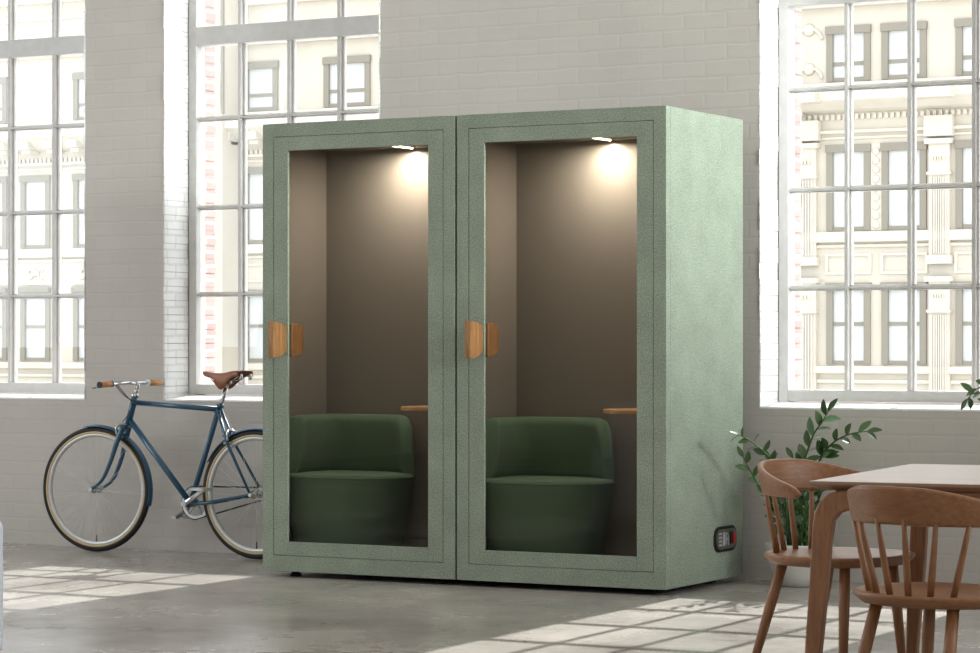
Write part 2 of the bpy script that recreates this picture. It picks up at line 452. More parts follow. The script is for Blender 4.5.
# lintels, sills and carved spandrel panels under each window
pn = MB()
for (a, b_) in colsA:
    if a > -44.5:
        pn.box(a - .05, b_ + .05, D - .05, D, 2.78, 2.84); pn.box(a - .05, b_ + .05, D - .05, D, 3.22, 3.28)
        pn.box(a - .05, a + .02, D - .05, D, 2.84, 3.22); pn.box(b_ - .02, b_ + .05, D - .05, D, 2.84, 3.22)
bpart('spandrel_panels', pn, M['stone2'])
for (a, b_) in colsA:
    if a < -44.5:
        c = Vector(((a + b_)/2, D - .03, 3.12)); cv = MB()
        for s_ in (-1, 1):
            pts = [c + Vector((s_*(.08 + .2*t*math.cos(t*5)) + s_*.14, 0, .16*math.sin(t*5)*(.4 + t*.7))) for t in [k/16 for k in range(17)]]
            cv.tube(pts, .035, 6)
        cv.lathe([(.09, -.05), (.11, 0), (.05, .04)], 12, c, 'y')
        cv.box(a - .1, b_ + .1, D - .05, D, 2.78, 2.84); cv.box(a - .1, b_ + .1, D - .05, D, 3.40, 3.44)
        bpart('carved_panel', cv, M['stone'])
        bpart('carved_lintel', MB().box(a - .05, b_ + .05, D - .14, D, 2.56, 2.72), M['taupe'], bevel=.03)
# fluted pilasters and an ornamental strip between the paired windows
def pilaster(x0, x1, z0, z1):
    p = MB(); p.box(x0, x1, D - .14, D, z0, z1)
    n = 7; w = (x1 - x0 - .12)/n
    for k in range(n): p.box(x0 + .06 + k*w + w*.25, x0 + .06 + (k + 1)*w - w*.1, D - .19, D, z0 + .25, z1 - .9)
    p.box(x0 - .08, x1 + .08, D - .24, D, z1 - .12, z1); p.box(x0 - .04, x1 + .04, D - .2, D, z1 - .85, z1 - .78)
    p.box(x0 - .05, x1 + .05, D - .2, D, z0, z0 + .2)
    for k in range(5): p.box(x0 + .1 + k*(x1-x0-.2)/5, x0 + .1 + (k+.6)*(x1-x0-.2)/5, D - .2, D, z1 - .5, z1 - .42)
    return bpart('fluted_pilaster', p, M['stone2'])
for (a, b_) in ((-21.13, -20.62), (-24.62, -23.98), (-25.2, -24.75), (-31.9, -30.9), (-27.6, -26.9)):
    pilaster(a, b_, 3.0, 5.95); pilaster(a, b_, GZ, 2.7)
    bpart('pilaster_cap', MB().box(a - .3, b_ + .3, D - .95, D, 6.86, 7.12).box(a - .1, b_ + .1, D - .25, D, 6.0, 6.5), M['stone2'], bevel=.03)
os_ = MB()
for k in range(9):
    z = 3.95 + k*.22
    os_.lathe([(.07, -.06), (.1, -.02), (.04, .04)], 8, (-22.48, D - .02, z), 'y')
os_.box(-22.62, -22.34, D - .03, D, 3.83, 5.9)
bpart('rosette_strip', os_, M['stone2'])
# small urn relief on the left of the third window's view
ur = MB()
for z in (7.5, 8.45):
    ur.lathe([(.0, -.05), (.12, -.08), (.16, 0)], 12, (-24.2, D, z + .25), 'y')
    ur.tube([Vector((-24.2 + .33*math.cos(R(t)), D - .03, z + .28*math.sin(R(t)))) for t in range(0, 181, 15)], .04, 6)
bpart('carved_relief', ur, M['stone2'])
# tall projecting bay with a thin taupe strip on its edge, seen through the second window
bpart('corner_pier', MB().box(-41.9, -40.75, D - .9, D, GZ, BTOP), M['stone'])
bpart('drain_pipe', MB().box(-40.78, -40.70, D - .93, D - .85, 7.3, 10.4), M['taupe'])

# ------------------------------------------------------------------ phone booths
F = 10.957; BW = 1.0925; BZ0, BZ1, BDEP = .03, 2.232, .878
IY = 11.50            # interior back
def booth(x0, right):
    """front-left-bottom corner at x0, F"""
    root = empty('phone_booth', (x0, F, 0))
    L = lambda mb, n, m, p=root, **k: mb.build(n, m, p, **k)
    w, d = BW, BDEP
    # outer shell (local coordinates, front at y = 0)
    for (a, b_) in ((0, .028), (w - .028, w)):
        L(MB().box(a, b_, .046, d, BZ0, BZ1), 'side_panel', M['green'], bevel=.003)
    L(MB().box(.028, w - .028, .046, d, BZ1 - .03, BZ1), 'roof_panel', M['green'])
    L(MB().box(.028, w - .028, IY - F, d, BZ0, BZ1 - .03), 'back_panel', M['green'])
    L(MB().box(.028, w - .028, .046, IY - F, BZ0, .10), 'floor_panel', M['groove'])
    # lining
    li = MB()
    li.box(.028, .031, .05, IY - F, .10, 2.13); li.box(w - .031, w - .028, .05, IY - F, .10, 2.13)
    li.box(.031, w - .031, IY - F - .004, IY - F, .10, 2.13)
    li.box(.028, w - .028, .05, IY - F, 2.13, 2.20)
    L(li, 'felt_lining', M['greenlining'])
    # fixed front border
    g = .0; i = .063
    fr = MB()
    fr.box(0, i, 0, .044, BZ0, BZ1); fr.box(w - i, w, 0, .044, BZ0, BZ1)
    fr.box(i, w - i, 0, .044, BZ0, .106); fr.box(i, w - i, 0, .044, 2.168, BZ1)
    L(fr, 'front_border', M['green'], bevel=.0012)
    L(MB().box(.01, w - .01, .043, .047, BZ0 + .01, BZ1 - .01).box(.0, 0, 0, 0, 0, 0) if False else
      MB().box(i - .02, i + .02, .034, .047, .09, 2.18).box(w - i - .02, w - i + .02, .034, .047, .09, 2.18)
          .box(i + .02, w - i - .02, .034, .047, .09, .125).box(i + .02, w - i - .02, .034, .047, 2.15, 2.18), 'door_seal', M['groove'])
    # door leaf
    door = MB(); e = .0032; o = .148
    zb, zt, ob, ot = .106 + e, 2.168 - e, .175, 2.098
    door.box(i + e, o, 0, .016, zb, zt); door.box(w - o, w - i - e, 0, .016, zb, zt)
    door.box(o, w - o, 0, .016, zb, ob); door.box(o, w - o, 0, .016, ot, zt)
    dr = L(door, 'door', M['green'], bevel=.0015)
    L(MB().box(o - .004, w - o + .004, .009, .015, ob - .004, ot + .004), 'glass_pane', M['boothglass'], dr)
    # handles: wedge blocks standing square off the door
    zc = 1.172
    hp = [(0, zc - .063), (0, zc + .063), (-.05, zc + .078), (-.122, zc + .086), (-.122, zc - .092), (-.085, zc - .094), (-.04, zc - .082)]
    hx = o - .004
    ho = L(MB().prism(hp, 'x', hx - .034, hx - .002), 'door_handle', M['oak'], dr, bevel=.003)
    ho['label'] = 'outer wooden pull handle'
    hp2 = [(.018, zc - .088), (.018, zc + .076), (.09, zc + .072), (.130, zc + .056), (.130, zc - .062), (.09, zc - .080)]
    hi = L(MB().prism(hp2, 'x', hx - .012, hx + .014), 'door_handle', M['oak'], dr, bevel=.003)
    hi['label'] = 'inner wooden pull handle behind the glass'
    # feet
    for fx in (.13, w - .13):
        for fy in (.10, d - .10):
            L(MB().lathe([(.03, 0), (.032, .008), (.022, .012), (.022, .031)], 16, (fx, fy, 0)), 'foot', M['black'])
    # ceiling light strip on the lining
    L(MB().box(.560, .567, .225, .50, 2.123, 2.131), 'light_strip', M['led'])
    # fold table on the right wall
    tx = w - .031
    poly = [(tx, .12)] + [(tx - .30 + .14*math.cos(R(a)) - .10, .30 + .18*math.sin(R(a))) for a in range(-90, -271, -15)] + [(tx, .48)]
    poly = [(tx, .12)] + [(tx - .22 - .20*math.sin(R(a)), .30 - .18*math.cos(R(a))) for a in range(0, 181, 12)] + [(tx, .48)]
    L(MB().prism(poly, 'z', .822, .842), 'table_shelf', M['oaktop'], bevel=.004)
    L(MB().box(tx - .22, tx, .26, .34, .800, .820).box(tx - .02, tx, .25, .35, .68, .822), 'table_bracket', M['black'], bevel=.003)
    if right:
        # service panel low on the outer side
        pl = L(MB().prism(rrect(.375 + .15, .375 + .41, .160, .282, .052), 'x', w, w + .008), 'service_panel', M['black'], bevel=.003)
        pl2 = L(MB().prism(rrect(.375 + .166, .375 + .398, .174, .268, .042), 'x', w + .006, w + .011), 'panel_plate', M['gunmetal'], pl)
        tk = MB()
        for k in range(4):
            tk.box(w + .010, w + .0125, .565, .60, .190 + k*.018, .198 + k*.018)
        tk.box(w + .010, w + .0125, .615, .635, .190, .255)
        tk.box(w + .010, w + .0125, .645, .653, .195, .25).box(w + .010, w + .0125, .653, .668, .243, .25).box(w + .010, w + .0125, .672, .680, .19, .235).box(w + .010, w + .0125, .653, .672, .215, .222)
        L(tk, 'display_marks', M['paper'], pl)
        L(MB().box(w + .010, w + .016, .694, .722, .195, .252), 'socket', M['black'], pl, bevel=.001)
        L(MB().box(w + .010, w + .020, .724, .748, .198, .242), 'rocker_switch', M['red'], pl, bevel=.002)
    return root
bl = booth(-7.312, False); br_ = booth(-6.2085, True)
tag(bl, 'sage green felt phone booth with glass door standing nearer the bicycle', 'phone booth', 'phone booths')
tag(br_, 'sage green felt phone booth with a grey service panel on its open side', 'phone booth', 'phone booths')

# ------------------------------------------------------------------ tub sofas inside the booths
def sofa(x0):
    root = empty('tub_armchair', (x0 + .350, F + .285, .10))
    # outline: superellipse
    def outline(a, b, n=48, e=2.8):
        o = []
        for k in range(n):
            t = 2*PI*k/n; c, s = math.cos(t), math.sin(t); e = 2.5 if c > 0 else 5.5
            o.append((a*math.copysign(abs(c)**(2/e), c), b*math.copysign(abs(s)**(2/e), s)))
        return o
    secs = [(.0, .76), (.012, .79), (.10, .85), (.25, .94), (.36, .99), (.388, 1.0), (.400, .985), (.407, .93), (.409, .6), (.409, .05)]
    A, B = .308, .240
    mb = MB(); vs = []; n = 48
    for (h, s) in secs:
        for (x, y) in outline(A, B): vs.append((x*s + (1-s)*-.04, y*s, h))
    fs = [(i*n+k, i*n+(k+1) % n, (i+1)*n+(k+1) % n, (i+1)*n+k) for i in range(len(secs)-1) for k in range(n)]
    mb.add(vs, fs, True); mb.add(vs[-n:], [list(range(n))]); mb.add(vs[:n], [list(range(n))[::-1]])
    mb.build('seat', M['sofa'], root)
    # back: wraps from the right rear end round the back and the left side
    mb = MB(); vs = []; m = 40; prof = 12
    for i in range(m):
        t = R(16 + (222 - 16)*i/(m-1)); c, s = math.cos(t), math.sin(t)
        e = 2.5 if c > 0 else 5.5
        ox = math.copysign(abs(c)**(2/e), c); oy = math.copysign(abs(s)**(2/e), s)
        u = i/(m-1); endf = min(1, u/.17, (1-u)/.09); endf = math.sqrt(max(0, 1-(1-endf)**2))
        top = .409 + .02 + (.285 - .02)*(.30 + .70*endf)
        thick = .075*(.75 + .25*endf)
        for j in range(prof):
            a = 2*PI*j/prof
            # rounded slab section: inner/outer radius vs height
            hh = .5 + .5*math.sin(a); rr = math.copysign(abs(math.cos(a))**.5, math.cos(a))
            z = .395 + (top - .395)*(.5 + .5*math.copysign(abs(math.sin(a))**.45, math.sin(a)))
            lean = 1.0 - .06*(z - .395)/.3
            A2 = (A + .004)*lean - thick/2 + rr*thick/2; B2 = (B + .002)*lean - thick/2 + rr*thick/2
            vs.append((ox*A2, oy*B2, z))
    fs = [(i*prof+j, i*prof+(j+1) % prof, (i+1)*prof+(j+1) % prof, (i+1)*prof+j) for i in range(m-1) for j in range(prof)]
    mb.add(vs, fs, True); mb.add(vs[:prof], [list(range(prof))]); mb.add(vs[-prof:], [list(range(prof))])
    mb.build('backrest', M['sofa'], root)
    # piping seam between seat and back
    pts = [(x*1.003, y*1.003, .389) for (x, y) in outline(A, B)]
    MB().tube(pts, .0028, 6, closed=True).build('piping', M['sofa'], root)
    return root
s1 = sofa(-7.312); s2 = sofa(-6.2085)
tag(s1, 'dark green tub armchair inside the phone booth nearer the bicycle', 'armchair', 'tub armchairs in the booths')
tag(s2, 'dark green tub armchair inside the phone booth nearer the potted plant', 'armchair', 'tub armchairs in the booths')

# ------------------------------------------------------------------ bicycle (local: x along wall, y toward wall, z up)
def bicycle():
    PY = 11.795
    root = empty('bicycle', (-8.47, PY, 0))
    ox = 8.47
    def P(x, z, y=0): return (x + ox, y, z)
    B_ = lambda mb, n, m, p=root, **k: mb.build(n, m, p, **k)
    FH, RH, BB, SC = (-9.00, .345), (-7.94, .345), (-8.368, .285), (-8.18, .795)
    HT, HB, CR = (-8.738, .85), (-8.785, .705), (-8.80, .690)
    def v(p, y=0): return Vector(P(p[0], p[1], y))
    fm = MB()
    fm.tube([v((HT[0]-.006, HT[1]+.0)) + Vector((.006,0,.01)), v(HB)], .0185, 14)
    tt = Vector(P(-8.745, .826)); fm.tube([tt, v(SC)], .0145, 12)
    fm.tube([v((-8.777, .735)), v(BB)], .0160, 12)
    fm.tube([v(SC) + Vector((.004, 0, .022)), v(BB)], .0150, 12)
    fm.tube([v(BB, -.036), v(BB, .036)], .022, 16)
    B_(fm, 'frame', M['blue'])
    st = MB()
    for s in (-1, 1):
        st.tube([v(SC, s*.016), v((-8.11, .62), s*.032), v(RH, s*.06)], [.009, .009, .007], 8)
        st.tube([v(BB, s*.03), v((-8.25, .29), s*.036), v(RH, s*.06)], [.011, .010, .008], 8)
    st.tube([v((-8.135, .655), -.03), v((-8.135, .655), .03)], .006, 8)
    B_(st, 'rear_stays', M['blue'])
    fk = MB()
    for s in (-1, 1):
        fk.tube(spline([v(CR, s*.028), v((-8.835, .60), s*.040), v((-8.87, .50), s*.046), v((-8.925, .40), s*.05), v(FH, s*.052)], 5),
                [.016 - .008*k/20 for k in range(21)], 10)
    fk.tube([v(CR, -.034), v(CR, .034)], .014, 10)
    B_(fk, 'fork', M['blue'])
    hs = MB().lathe([(.021, 0), (.023, .01), (.016, .022)], 16, v(HT) + Vector((0,0,.006))); B_(hs, 'headset', M['chrome'])
    # wheels
    def wheel(c):
        C = v(c)
        w = empty('wheel'); w.parent = root; w.location = C; w.rotation_euler = (0, 0, R(5) if c is FH else 0)
        Ro = .345
        MB().tube([(math.cos(t)*(Ro-.0175), 0, math.sin(t)*(Ro-.0175)) for t in [2*PI*k/72 for k in range(72)]], .0178, 10, closed=True).build('tyre', M['rubber'], w)
        sd = MB()
        for s in (-1, 1):
            sd.lathe([(Ro-.037, s*.0120), (Ro-.034, s*.0160), (Ro-.027, s*.0172), (Ro-.026, s*.015)], 72, (0,0,0), 'y', cap=False)
        sd.build('tyre_sidewall', M['tan'], w)
        MB().lathe([(Ro-.037, -.0125), (Ro-.037, .0125), (Ro-.046, .0125), (Ro-.056, .006), (Ro-.056, -.006), (Ro-.046, -.0125), (Ro-.037, -.0125)], 72, (0,0,0), 'y', cap=False).build('rim', M['steel'], w)
        sp = MB()
        for k in range(36):
            s = -1 if k % 2 else 1; t = 2*PI*k/36; t2 = t + (1 if (k//2) % 2 else -1)*R(68)
            sp.tube([(math.cos(t2)*.02, s*.028, math.sin(t2)*.02), (math.cos(t)*(Ro-.054), s*.002, math.sin(t)*(Ro-.054))], .0009, 4)
        sp.build('spokes', M['steel'], w)
        MB().lathe([(.006, -.06), (.006, -.034), (.022, -.030), (.022, -.026), (.012, -.020), (.012, .020), (.022, .026), (.022, .030), (.006, .034), (.006, .06)], 20, (0,0,0), 'y').build('hub', M['chrome'], w)
        MB().lathe([(.010, -.068), (.011, -.062), (.008, -.056)], 8, (0,0,0), 'y').build('axle_nut', M['steel'], w)
        MB().tube([(0, 0, -(Ro-.056)), (0, 0, -(Ro-.092))], [.004, .0035], 8).build('valve', M['cable'], w)
        return w
    wheel(FH); wheel(RH)
    def fender(c, a0, a1, name):
        C = v(c); mb = MB(); n = 30; vs = []; pr = 9; Rf = .357
        for i in range(n+1):
            t = R(a0 + (a1-a0)*i/n)
            for j in range(pr):
                q = -1 + 2*j/(pr-1); rr = Rf - .011*q*q
                vs.append(C + Matrix.Rotation(R(5) if c is FH else 0, 3, 'Z') @ Vector((math.cos(t)*rr, q*.024, math.sin(t)*rr)))
        fs = [(i*pr+j, i*pr+j+1, (i+1)*pr+j+1, (i+1)*pr+j) for i in range(n) for j in range(pr-1)]
        mb.add(vs, fs, True); o = B_(mb, name, M['blue'])
        sm = o.modifiers.new('s', 'SOLIDIFY'); sm.thickness = .0015
    fender(FH, -14, 102, 'front_mudguard'); fender(RH, 5, 152, 'rear_mudguard')
    stm = MB()
    for s in (-1, 1):
        stm.tube([v(FH, s*.052), v((-8.655, .322), s*.026)], .0016, 6)
        stm.tube([v(RH, s*.058), v((-7.66, .56), s*.026)], .0016, 6)
    B_(stm, 'mudguard_stays', M['steel'])
    # stem, bar, grips, levers
    sb = MB()
    sb.tube([v(HT) + Vector((0,0,.02)), v((-8.722, .905))], .011, 12)
    sb.tube(spline([v((-8.722, .900)), v((-8.72, .925)), v((-8.738, .933)), v((-8.765, .933))], 5), .0115, 12)
    B_(sb, 'stem', M['chrome'])
    bar = spline([(-8.742+ox, -.30, .927), (-8.738+ox, -.20, .930), (-8.765+ox, -.09, .933), (-8.768+ox, 0, .934), (-8.765+ox, .07, .934), (-8.742+ox, .15, .932), (-8.740+ox, .225, .930)], 6)
    B_(MB().tube(bar, .0112, 12), 'handlebar', M['chrome'])
    for (a, b_) in (((-8.745+ox, -.305, .9265), (-8.74+ox, -.215, .930)), ((-8.741+ox, .125, .932), (-8.740+ox, .235, .930))):
        g = B_(MB().tube([a, b_], .0165, 16), 'grip', M['cork'])
        dv = (Vector(b_) - Vector(a)).normalized()*.006
        B_(MB().tube([Vector(a) - dv, a], .0178, 16), 'grip_ring', M['cable'] if a[1] < 0 else M['steel'], g)
        B_(MB().tube([b_, Vector(b_) + dv], .0178, 16), 'grip_ring', M['cable'] if a[1] < 0 else M['steel'], g)
    B_(MB().tube([(-8.768+ox, -.10, .928), (-8.80+ox, -.16, .920), (-8.80+ox, -.25, .915), (-8.79+ox, -.31, .908)], [.007, .005, .005, .006], 8)
       .tube([(-8.765+ox, -.12, .93), (-8.79+ox, -.10, .925)], .01, 8), 'brake_lever', M['chrome'])
    B_(MB().tube(spline([(-8.785+ox, -.10, .925), (-8.76+ox, -.06, .87), (-8.73+ox, -.035, .82), (-8.755+ox, -.03, .77), (-8.80+ox, -.03, .72)], 8), .0026, 6), 'brake_cable', M['cable'])
    B_(MB().tube(spline([(-8.785+ox, -.12, .925), (-8.75+ox, -.07, .86), (-8.69+ox, -.03, .825), (-8.62+ox, -.02, .82)], 8), .0026, 6), 'brake_cable', M['cable'])
    B_(MB().tube(spline([(-8.20+ox, -.02, .78), (-8.155+ox, -.025, .77), (-8.15+ox, -.03, .73), (-8.14+ox, -.03, .67)], 8), .0026, 6), 'brake_cable', M['cable'])
    def caliper(x, z, name, sgn):
        m = MB()
        for s in (-1, 1):
            m.tube(spline([(x+ox, 0, z+.03), (x+ox+sgn*.02, s*.034, z+.02), (x+ox+sgn*.022, s*.036, z-.015), (x+ox+sgn*.012, s*.018, z-.035)], 4), .0075, 8)
            m.box(x+ox+sgn*.012-.02, x+ox+sgn*.012+.02, s*.024-.006, s*.024+.006, z-.045, z-.032)
        m.tube([(x+ox, 0, z+.03), (x+ox+sgn*.03, 0, z+.03)], .008, 8)
        B_(m, name, M['chrome'])
    caliper(-8.815, .675, 'front_brake', -1); caliper(-8.125, .655, 'rear_brake', 1)
    # crankset: chainring and chain on the wall side
    cr = MB(); C = v(BB)
    for k in range(44):
        t = 2*PI*k/44
    ring = []
    n = 88
    vs = [];
    for k in range(n):
        t = 2*PI*k/n; r_ = .092 if k % 2 else .088
        vs.append((C.x + r_*math.cos(t), .046, C.z + r_*math.sin(t)))
    for k in range(n):
        t = 2*PI*k/n; vs.append((C.x + .072*math.cos(t), .046, C.z + .072*math.sin(t)))
    cr.add(vs, [(k, (k+1) % n, n+(k+1) % n, n+k) for k in range(n)])
    for k in range(5):
        t = 2*PI*k/5 + .3; cr.tube([(C.x, .046, C.z), (C.x + .076*math.cos(t), .046, C.z + .076*math.sin(t))], [.012, .006], 8)
    o = B_(cr, 'chainring', M['steel']); sm = o.modifiers.new('s', 'SOLIDIFY'); sm.thickness = .003
    d = Vector((.145, 0, .085)).normalized()*.17
    for s, yy, nm in ((1, -.058, 'crank_arm'), (-1, .062, 'crank_arm')):
        e = C + d*s + Vector((0, yy*1.15, 0)); c0 = C + Vector((0, yy, 0))
        a = B_(MB().tube([c0 - d*s*.08, c0, e], [.014, .016, .0105], 10, flat=.6).tube([c0 - Vector((0, .012, 0)), c0 + Vector((0, .012, 0))], .017, 14), nm, M['chrome'])
        ys = -1 if yy < 0 else 1
        pd = MB()
        pd.box(e.x - .042, e.x + .042, e.y + ys*.012 - .0, e.y + ys*.018, e.z - .006, e.z + .006)
        pd.box(e.x - .042, e.x + .042, e.y + ys*.085, e.y + ys*.091, e.z - .006, e.z + .006)
        pd.box(e.x - .046, e.x - .036, min(e.y + ys*.012, e.y+ys*.091), max(e.y + ys*.012, e.y+ys*.091), e.z - .008, e.z + .008)
        pd.box(e.x + .036, e.x + .046, min(e.y + ys*.012, e.y+ys*.091), max(e.y + ys*.012, e.y+ys*.091), e.z - .008, e.z + .008)
        pd.tube([e, e + Vector((0, ys*.09, 0))], .008, 10)
        B_(pd, 'pedal', M['steel'], a)
    RC = v(RH); ch = MB(); pts = []
    for k in range(13): t = R(90 + 180*k/12); pts.append((C.x + .09*math.cos(t), .046, C.z + .09*math.sin(t)))
    for k in range(9): t = R(-90 + 180*k/8); pts.append((RC.x + .034*math.cos(t), .046, RC.z + .034*math.sin(t)))
    ch.tube(pts, .0042, 6, closed=True)
    B_(ch, 'chain', M['cable'])
    B_(MB().lathe([(.034, .040), (.036, .046), (.034, .050)], 24, (RC.x, 0, RC.z), 'y'), 'sprocket', M['steel'])
    # seatpost, saddle
    sc = v(SC)
    B_(MB().tube([sc, v((-8.135, .915))], .0125, 14).tube(spline([v((-8.137, .912)), v((-8.128, .935)), v((-8.105, .945))], 4), .0125, 12).tube([v((-8.115, .945), -.02), v((-8.115, .945), .02)], .013, 10), 'seatpost', M['chrome'])
    B_(MB().lathe([(.020, -.012), (.020, .012)], 14, sc + Vector((.005, 0, .018))), 'seat_collar', M['blue'])
    sd = MB(); n = 18; pr = 13; vs = []
    for i in range(n+1):
        u = i/n; x = -8.280 + .268*u
        wd = .016 + .062*(0 if u < .2 else ((u-.2)/.8))**1.1
        if u > .93: wd *= .93
        if i == 0: wd = .010
        zt = 1.000 - .012*math.sin(PI*min(1, u*1.25)) + .006*u
        dp = .018 + .062*math.exp(-((u-.50)/.22)**2) + .012*u
        if i == 0: dp = .012
        for j in range(pr):
            q = -1 + 2*j/(pr-1)
            a = abs(q)
            y = math.copysign(wd*min(1, a/.62)**.9, q) if a < .62 else math.copysign(wd*(1 + .06*(a-.62)), q)
            z = zt - .004*(a/.62)**2 if a < .62 else zt - .004 - dp*((a-.62)/.38)**1.1
            vs.append((x + ox, y, z))
    sd.add(vs, [(i*pr+j, i*pr+j+1, (i+1)*pr+j+1, (i+1)*pr+j) for i in range(n) for j in range(pr-1)], True)
    o = B_(sd, 'saddle', M['leather']); sm = o.modifiers.new('s', 'SOLIDIFY'); sm.thickness = .004
    ra = MB()
    for s in (-1, 1):
        ra.tube(spline([(-8.262+ox, s*.006, .985), (-8.20+ox, s*.02, .952), (-8.10+ox, s*.022, .950), (-8.05+ox, s*.03, .965), (-8.005+ox, s*.045, .985)], 5), .0032, 6)
        ra.lathe([(.010, 0), (.010, .03)], 8, (-8.01+ox, s*.045, .955))
    B_(ra, 'saddle_rails', M['chrome'], o)
    root.location.x += .03
    tag(root, 'teal blue city bicycle with brown leather saddle leaning beside the brick wall', 'bicycle')
    return root
bicycle()

# ------------------------------------------------------------------ dining table (corner A is the near left one)
ang = math.atan2(.117, 1.219)
tb = empty('dining_table', (-3.002, 7.44, 0), ang)
tag(tb, 'oak dining table with rounded leg shoulders beside two spindle chairs', 'dining table')
TL, TWD, TH_ = 2.1, 1.225, .74
# top with a shallow chamfer under its edge
o = .03
vs = []
for (ins, z) in ((0, TH_), (0, TH_ - .010), (.028, TH_ - .026)):
    vs += [(ins, ins, z), (TL - ins, ins, z), (TL - ins, TWD - ins, z), (ins, TWD - ins, z)]
fs = [(0,1,2,3), (11,10,9,8)] + [(a + k, a + (k+1) % 4, a + 4 + (k+1) % 4, a + 4 + k) for a in (0, 4) for k in range(4)]
MB().add(vs, fs).build('tabletop', M['table'], tb, bevel=.002)
ap = MB()
ap.box(.16, TL - .16, .020, .044, .655, .714); ap.box(.16, TL - .16, TWD - .044, TWD - .020, .655, .714)
ap.box(.055, .079, .12, TWD - .12, .655, .714); ap.box(TL - .079, TL - .055, .12, TWD - .12, .655, .714)
ap.build('apron', M['chair'], tb, bevel=.002)
def tleg(cx, cy, sx, sy):
    """leg whose top sweeps round into the long rail"""
    outer = [(.0 - .025, 0), (-.018, .25), (-.004, .50), (0, .60), (.006, .645), (.022, .680), (.050, .704), (.090, .713), (.17, .714)]
    inner = [(.17, .655), (.115, .655), (.085, .645), (.066, .622), (.058, .58), (.046, .40), (.022, .15), (.008, 0)]
    poly = [(cx + sx*x, z) for x, z in outer + inner]
    m = MB(); m.prism(poly, 'y', cy - .021, cy + .021)
    # slight lean outwards in y as well
    for p in m.v: p.y -= sy*.03*(1 - p.z/.714)
    return m.build('leg', M['chairz'], tb, bevel=.008, seg=3)
tleg(.008, .028, 1, 1); tleg(.008, TWD - .028, 1, -1); tleg(TL - .008, .028, -1, 1); tleg(TL - .008, TWD - .028, -1, -1)

# ------------------------------------------------------------------ spindle chair (faces local +y)
def chair():
    root = empty('dining_chair', (0, 0, 0))
    # seat: rounded, dished, with an undercut edge
    def outl(s, n=44):
        o = []
        for k in range(n):
            t = 2*PI*k/n; c, q = math.cos(t), math.sin(t); e = 2.5 if q > 0 else 2.15
            o.append((.250*s*math.copysign(abs(c)**(2/e), c), .235*s*math.copysign(abs(q)**(2/e), q)))
        return o
    n = 44; secs = [(.80, .414), (.90, .416), (1.0, .437), (1.004, .445), (.992, .450), (.86, .449), (.6, .445), (.3, .443), (.02, .443)]
    vs = []
    for s, z in secs: vs += [(x, y, z) for x, y in outl(s)]
    m = MB(); m.add(vs, [(i*n+k, i*n+(k+1) % n, (i+1)*n+(k+1) % n, (i+1)*n+k) for i in range(len(secs)-1) for k in range(n)], True)
    m.add(vs[:n], [list(range(n))[::-1]]); m.add(vs[-n:], [list(range(n))])
    m.build('seat', M['chair'], root)
    # curved back rail
    m = MB(); vs = []; cnt = 49; pr = 12
    for i in range(cnt):
        u = -1 + 2*i/(cnt-1); t = R(94*u)
        x = .262*math.sin(t); y = .02 - .272*math.cos(t)
        au = abs(u)
        top = .757 - .010*au - .072*max(0, (au-.22)/.78)**1.35
        bot = .648 - .006*au
        if au > .93:
            k = (au-.93)/.07; mid = (top+bot)/2 - .002; hh = (top-bot)/2*math.sqrt(max(.03, 1-k*k)); top, bot = mid+hh, mid-hh
        nx, ny = math.sin(t), -math.cos(t)
        for j in range(pr):
            a = 2*PI*j/pr; cc = math.copysign(abs(math.cos(a))**.35, math.cos(a)); ss = math.copysign(abs(math.sin(a))**.35, math.sin(a))
            z = (top+bot)/2 + (top-bot)/2*ss; th = .011*cc + .018*(z-.70)/.05*.5
            vs.append((x + nx*th, y + ny*th, z))
    m.add(vs, [(i*pr+j, i*pr+(j+1) % pr, (i+1)*pr+(j+1) % pr, (i+1)*pr+j) for i in range(cnt-1) for j in range(pr)], True)
    m.add(vs[:pr], [list(range(pr))]); m.add(vs[-pr:], [list(range(pr))])
    ob = m.build('backrest', M['chair'], root)
    for k in range(6):
        t = R((k - 2.5)*17.5); t2 = R((k - 2.5)*20.5)
        b = Vector((.205*math.sin(t), .0 - .205*math.cos(t), .440)); tp = Vector((.257*math.sin(t2), .02 - .270*math.cos(t2), .665))
        MB().tube([b, b.lerp(tp, .3), b.lerp(tp, .7), tp], [.0098, .0105, .0085, .0068], 12).build('spindle', M['chairz'], root)
    for sx in (-1, 1):
        for sy in (-1, 1):
            a = Vector((sx*.130, sy*.128, .425)); b = Vector((sx*.172, .150 if sy > 0 else -.250, 0))
            MB().tube([a, a.lerp(b, .3), b], [.0175, .0185, .0125], 14).build('leg', M['chairz'], root)
    return root
c1 = chair(); c1.location = (-3.275, 8.375, 0); c1.rotation_euler = (0, 0, R(-106))
tag(c1, 'oak spindle dining chair at the short end of the table', 'chair', 'spindle dining chairs')
c2 = copy_tree(c1); c2.location = (-2.520, 7.250, 0); c2.rotation_euler = (0, 0, R(-16))
tag(c2, 'oak spindle dining chair drawn up to the long side, nearest the viewer', 'chair', 'spindle dining chairs')

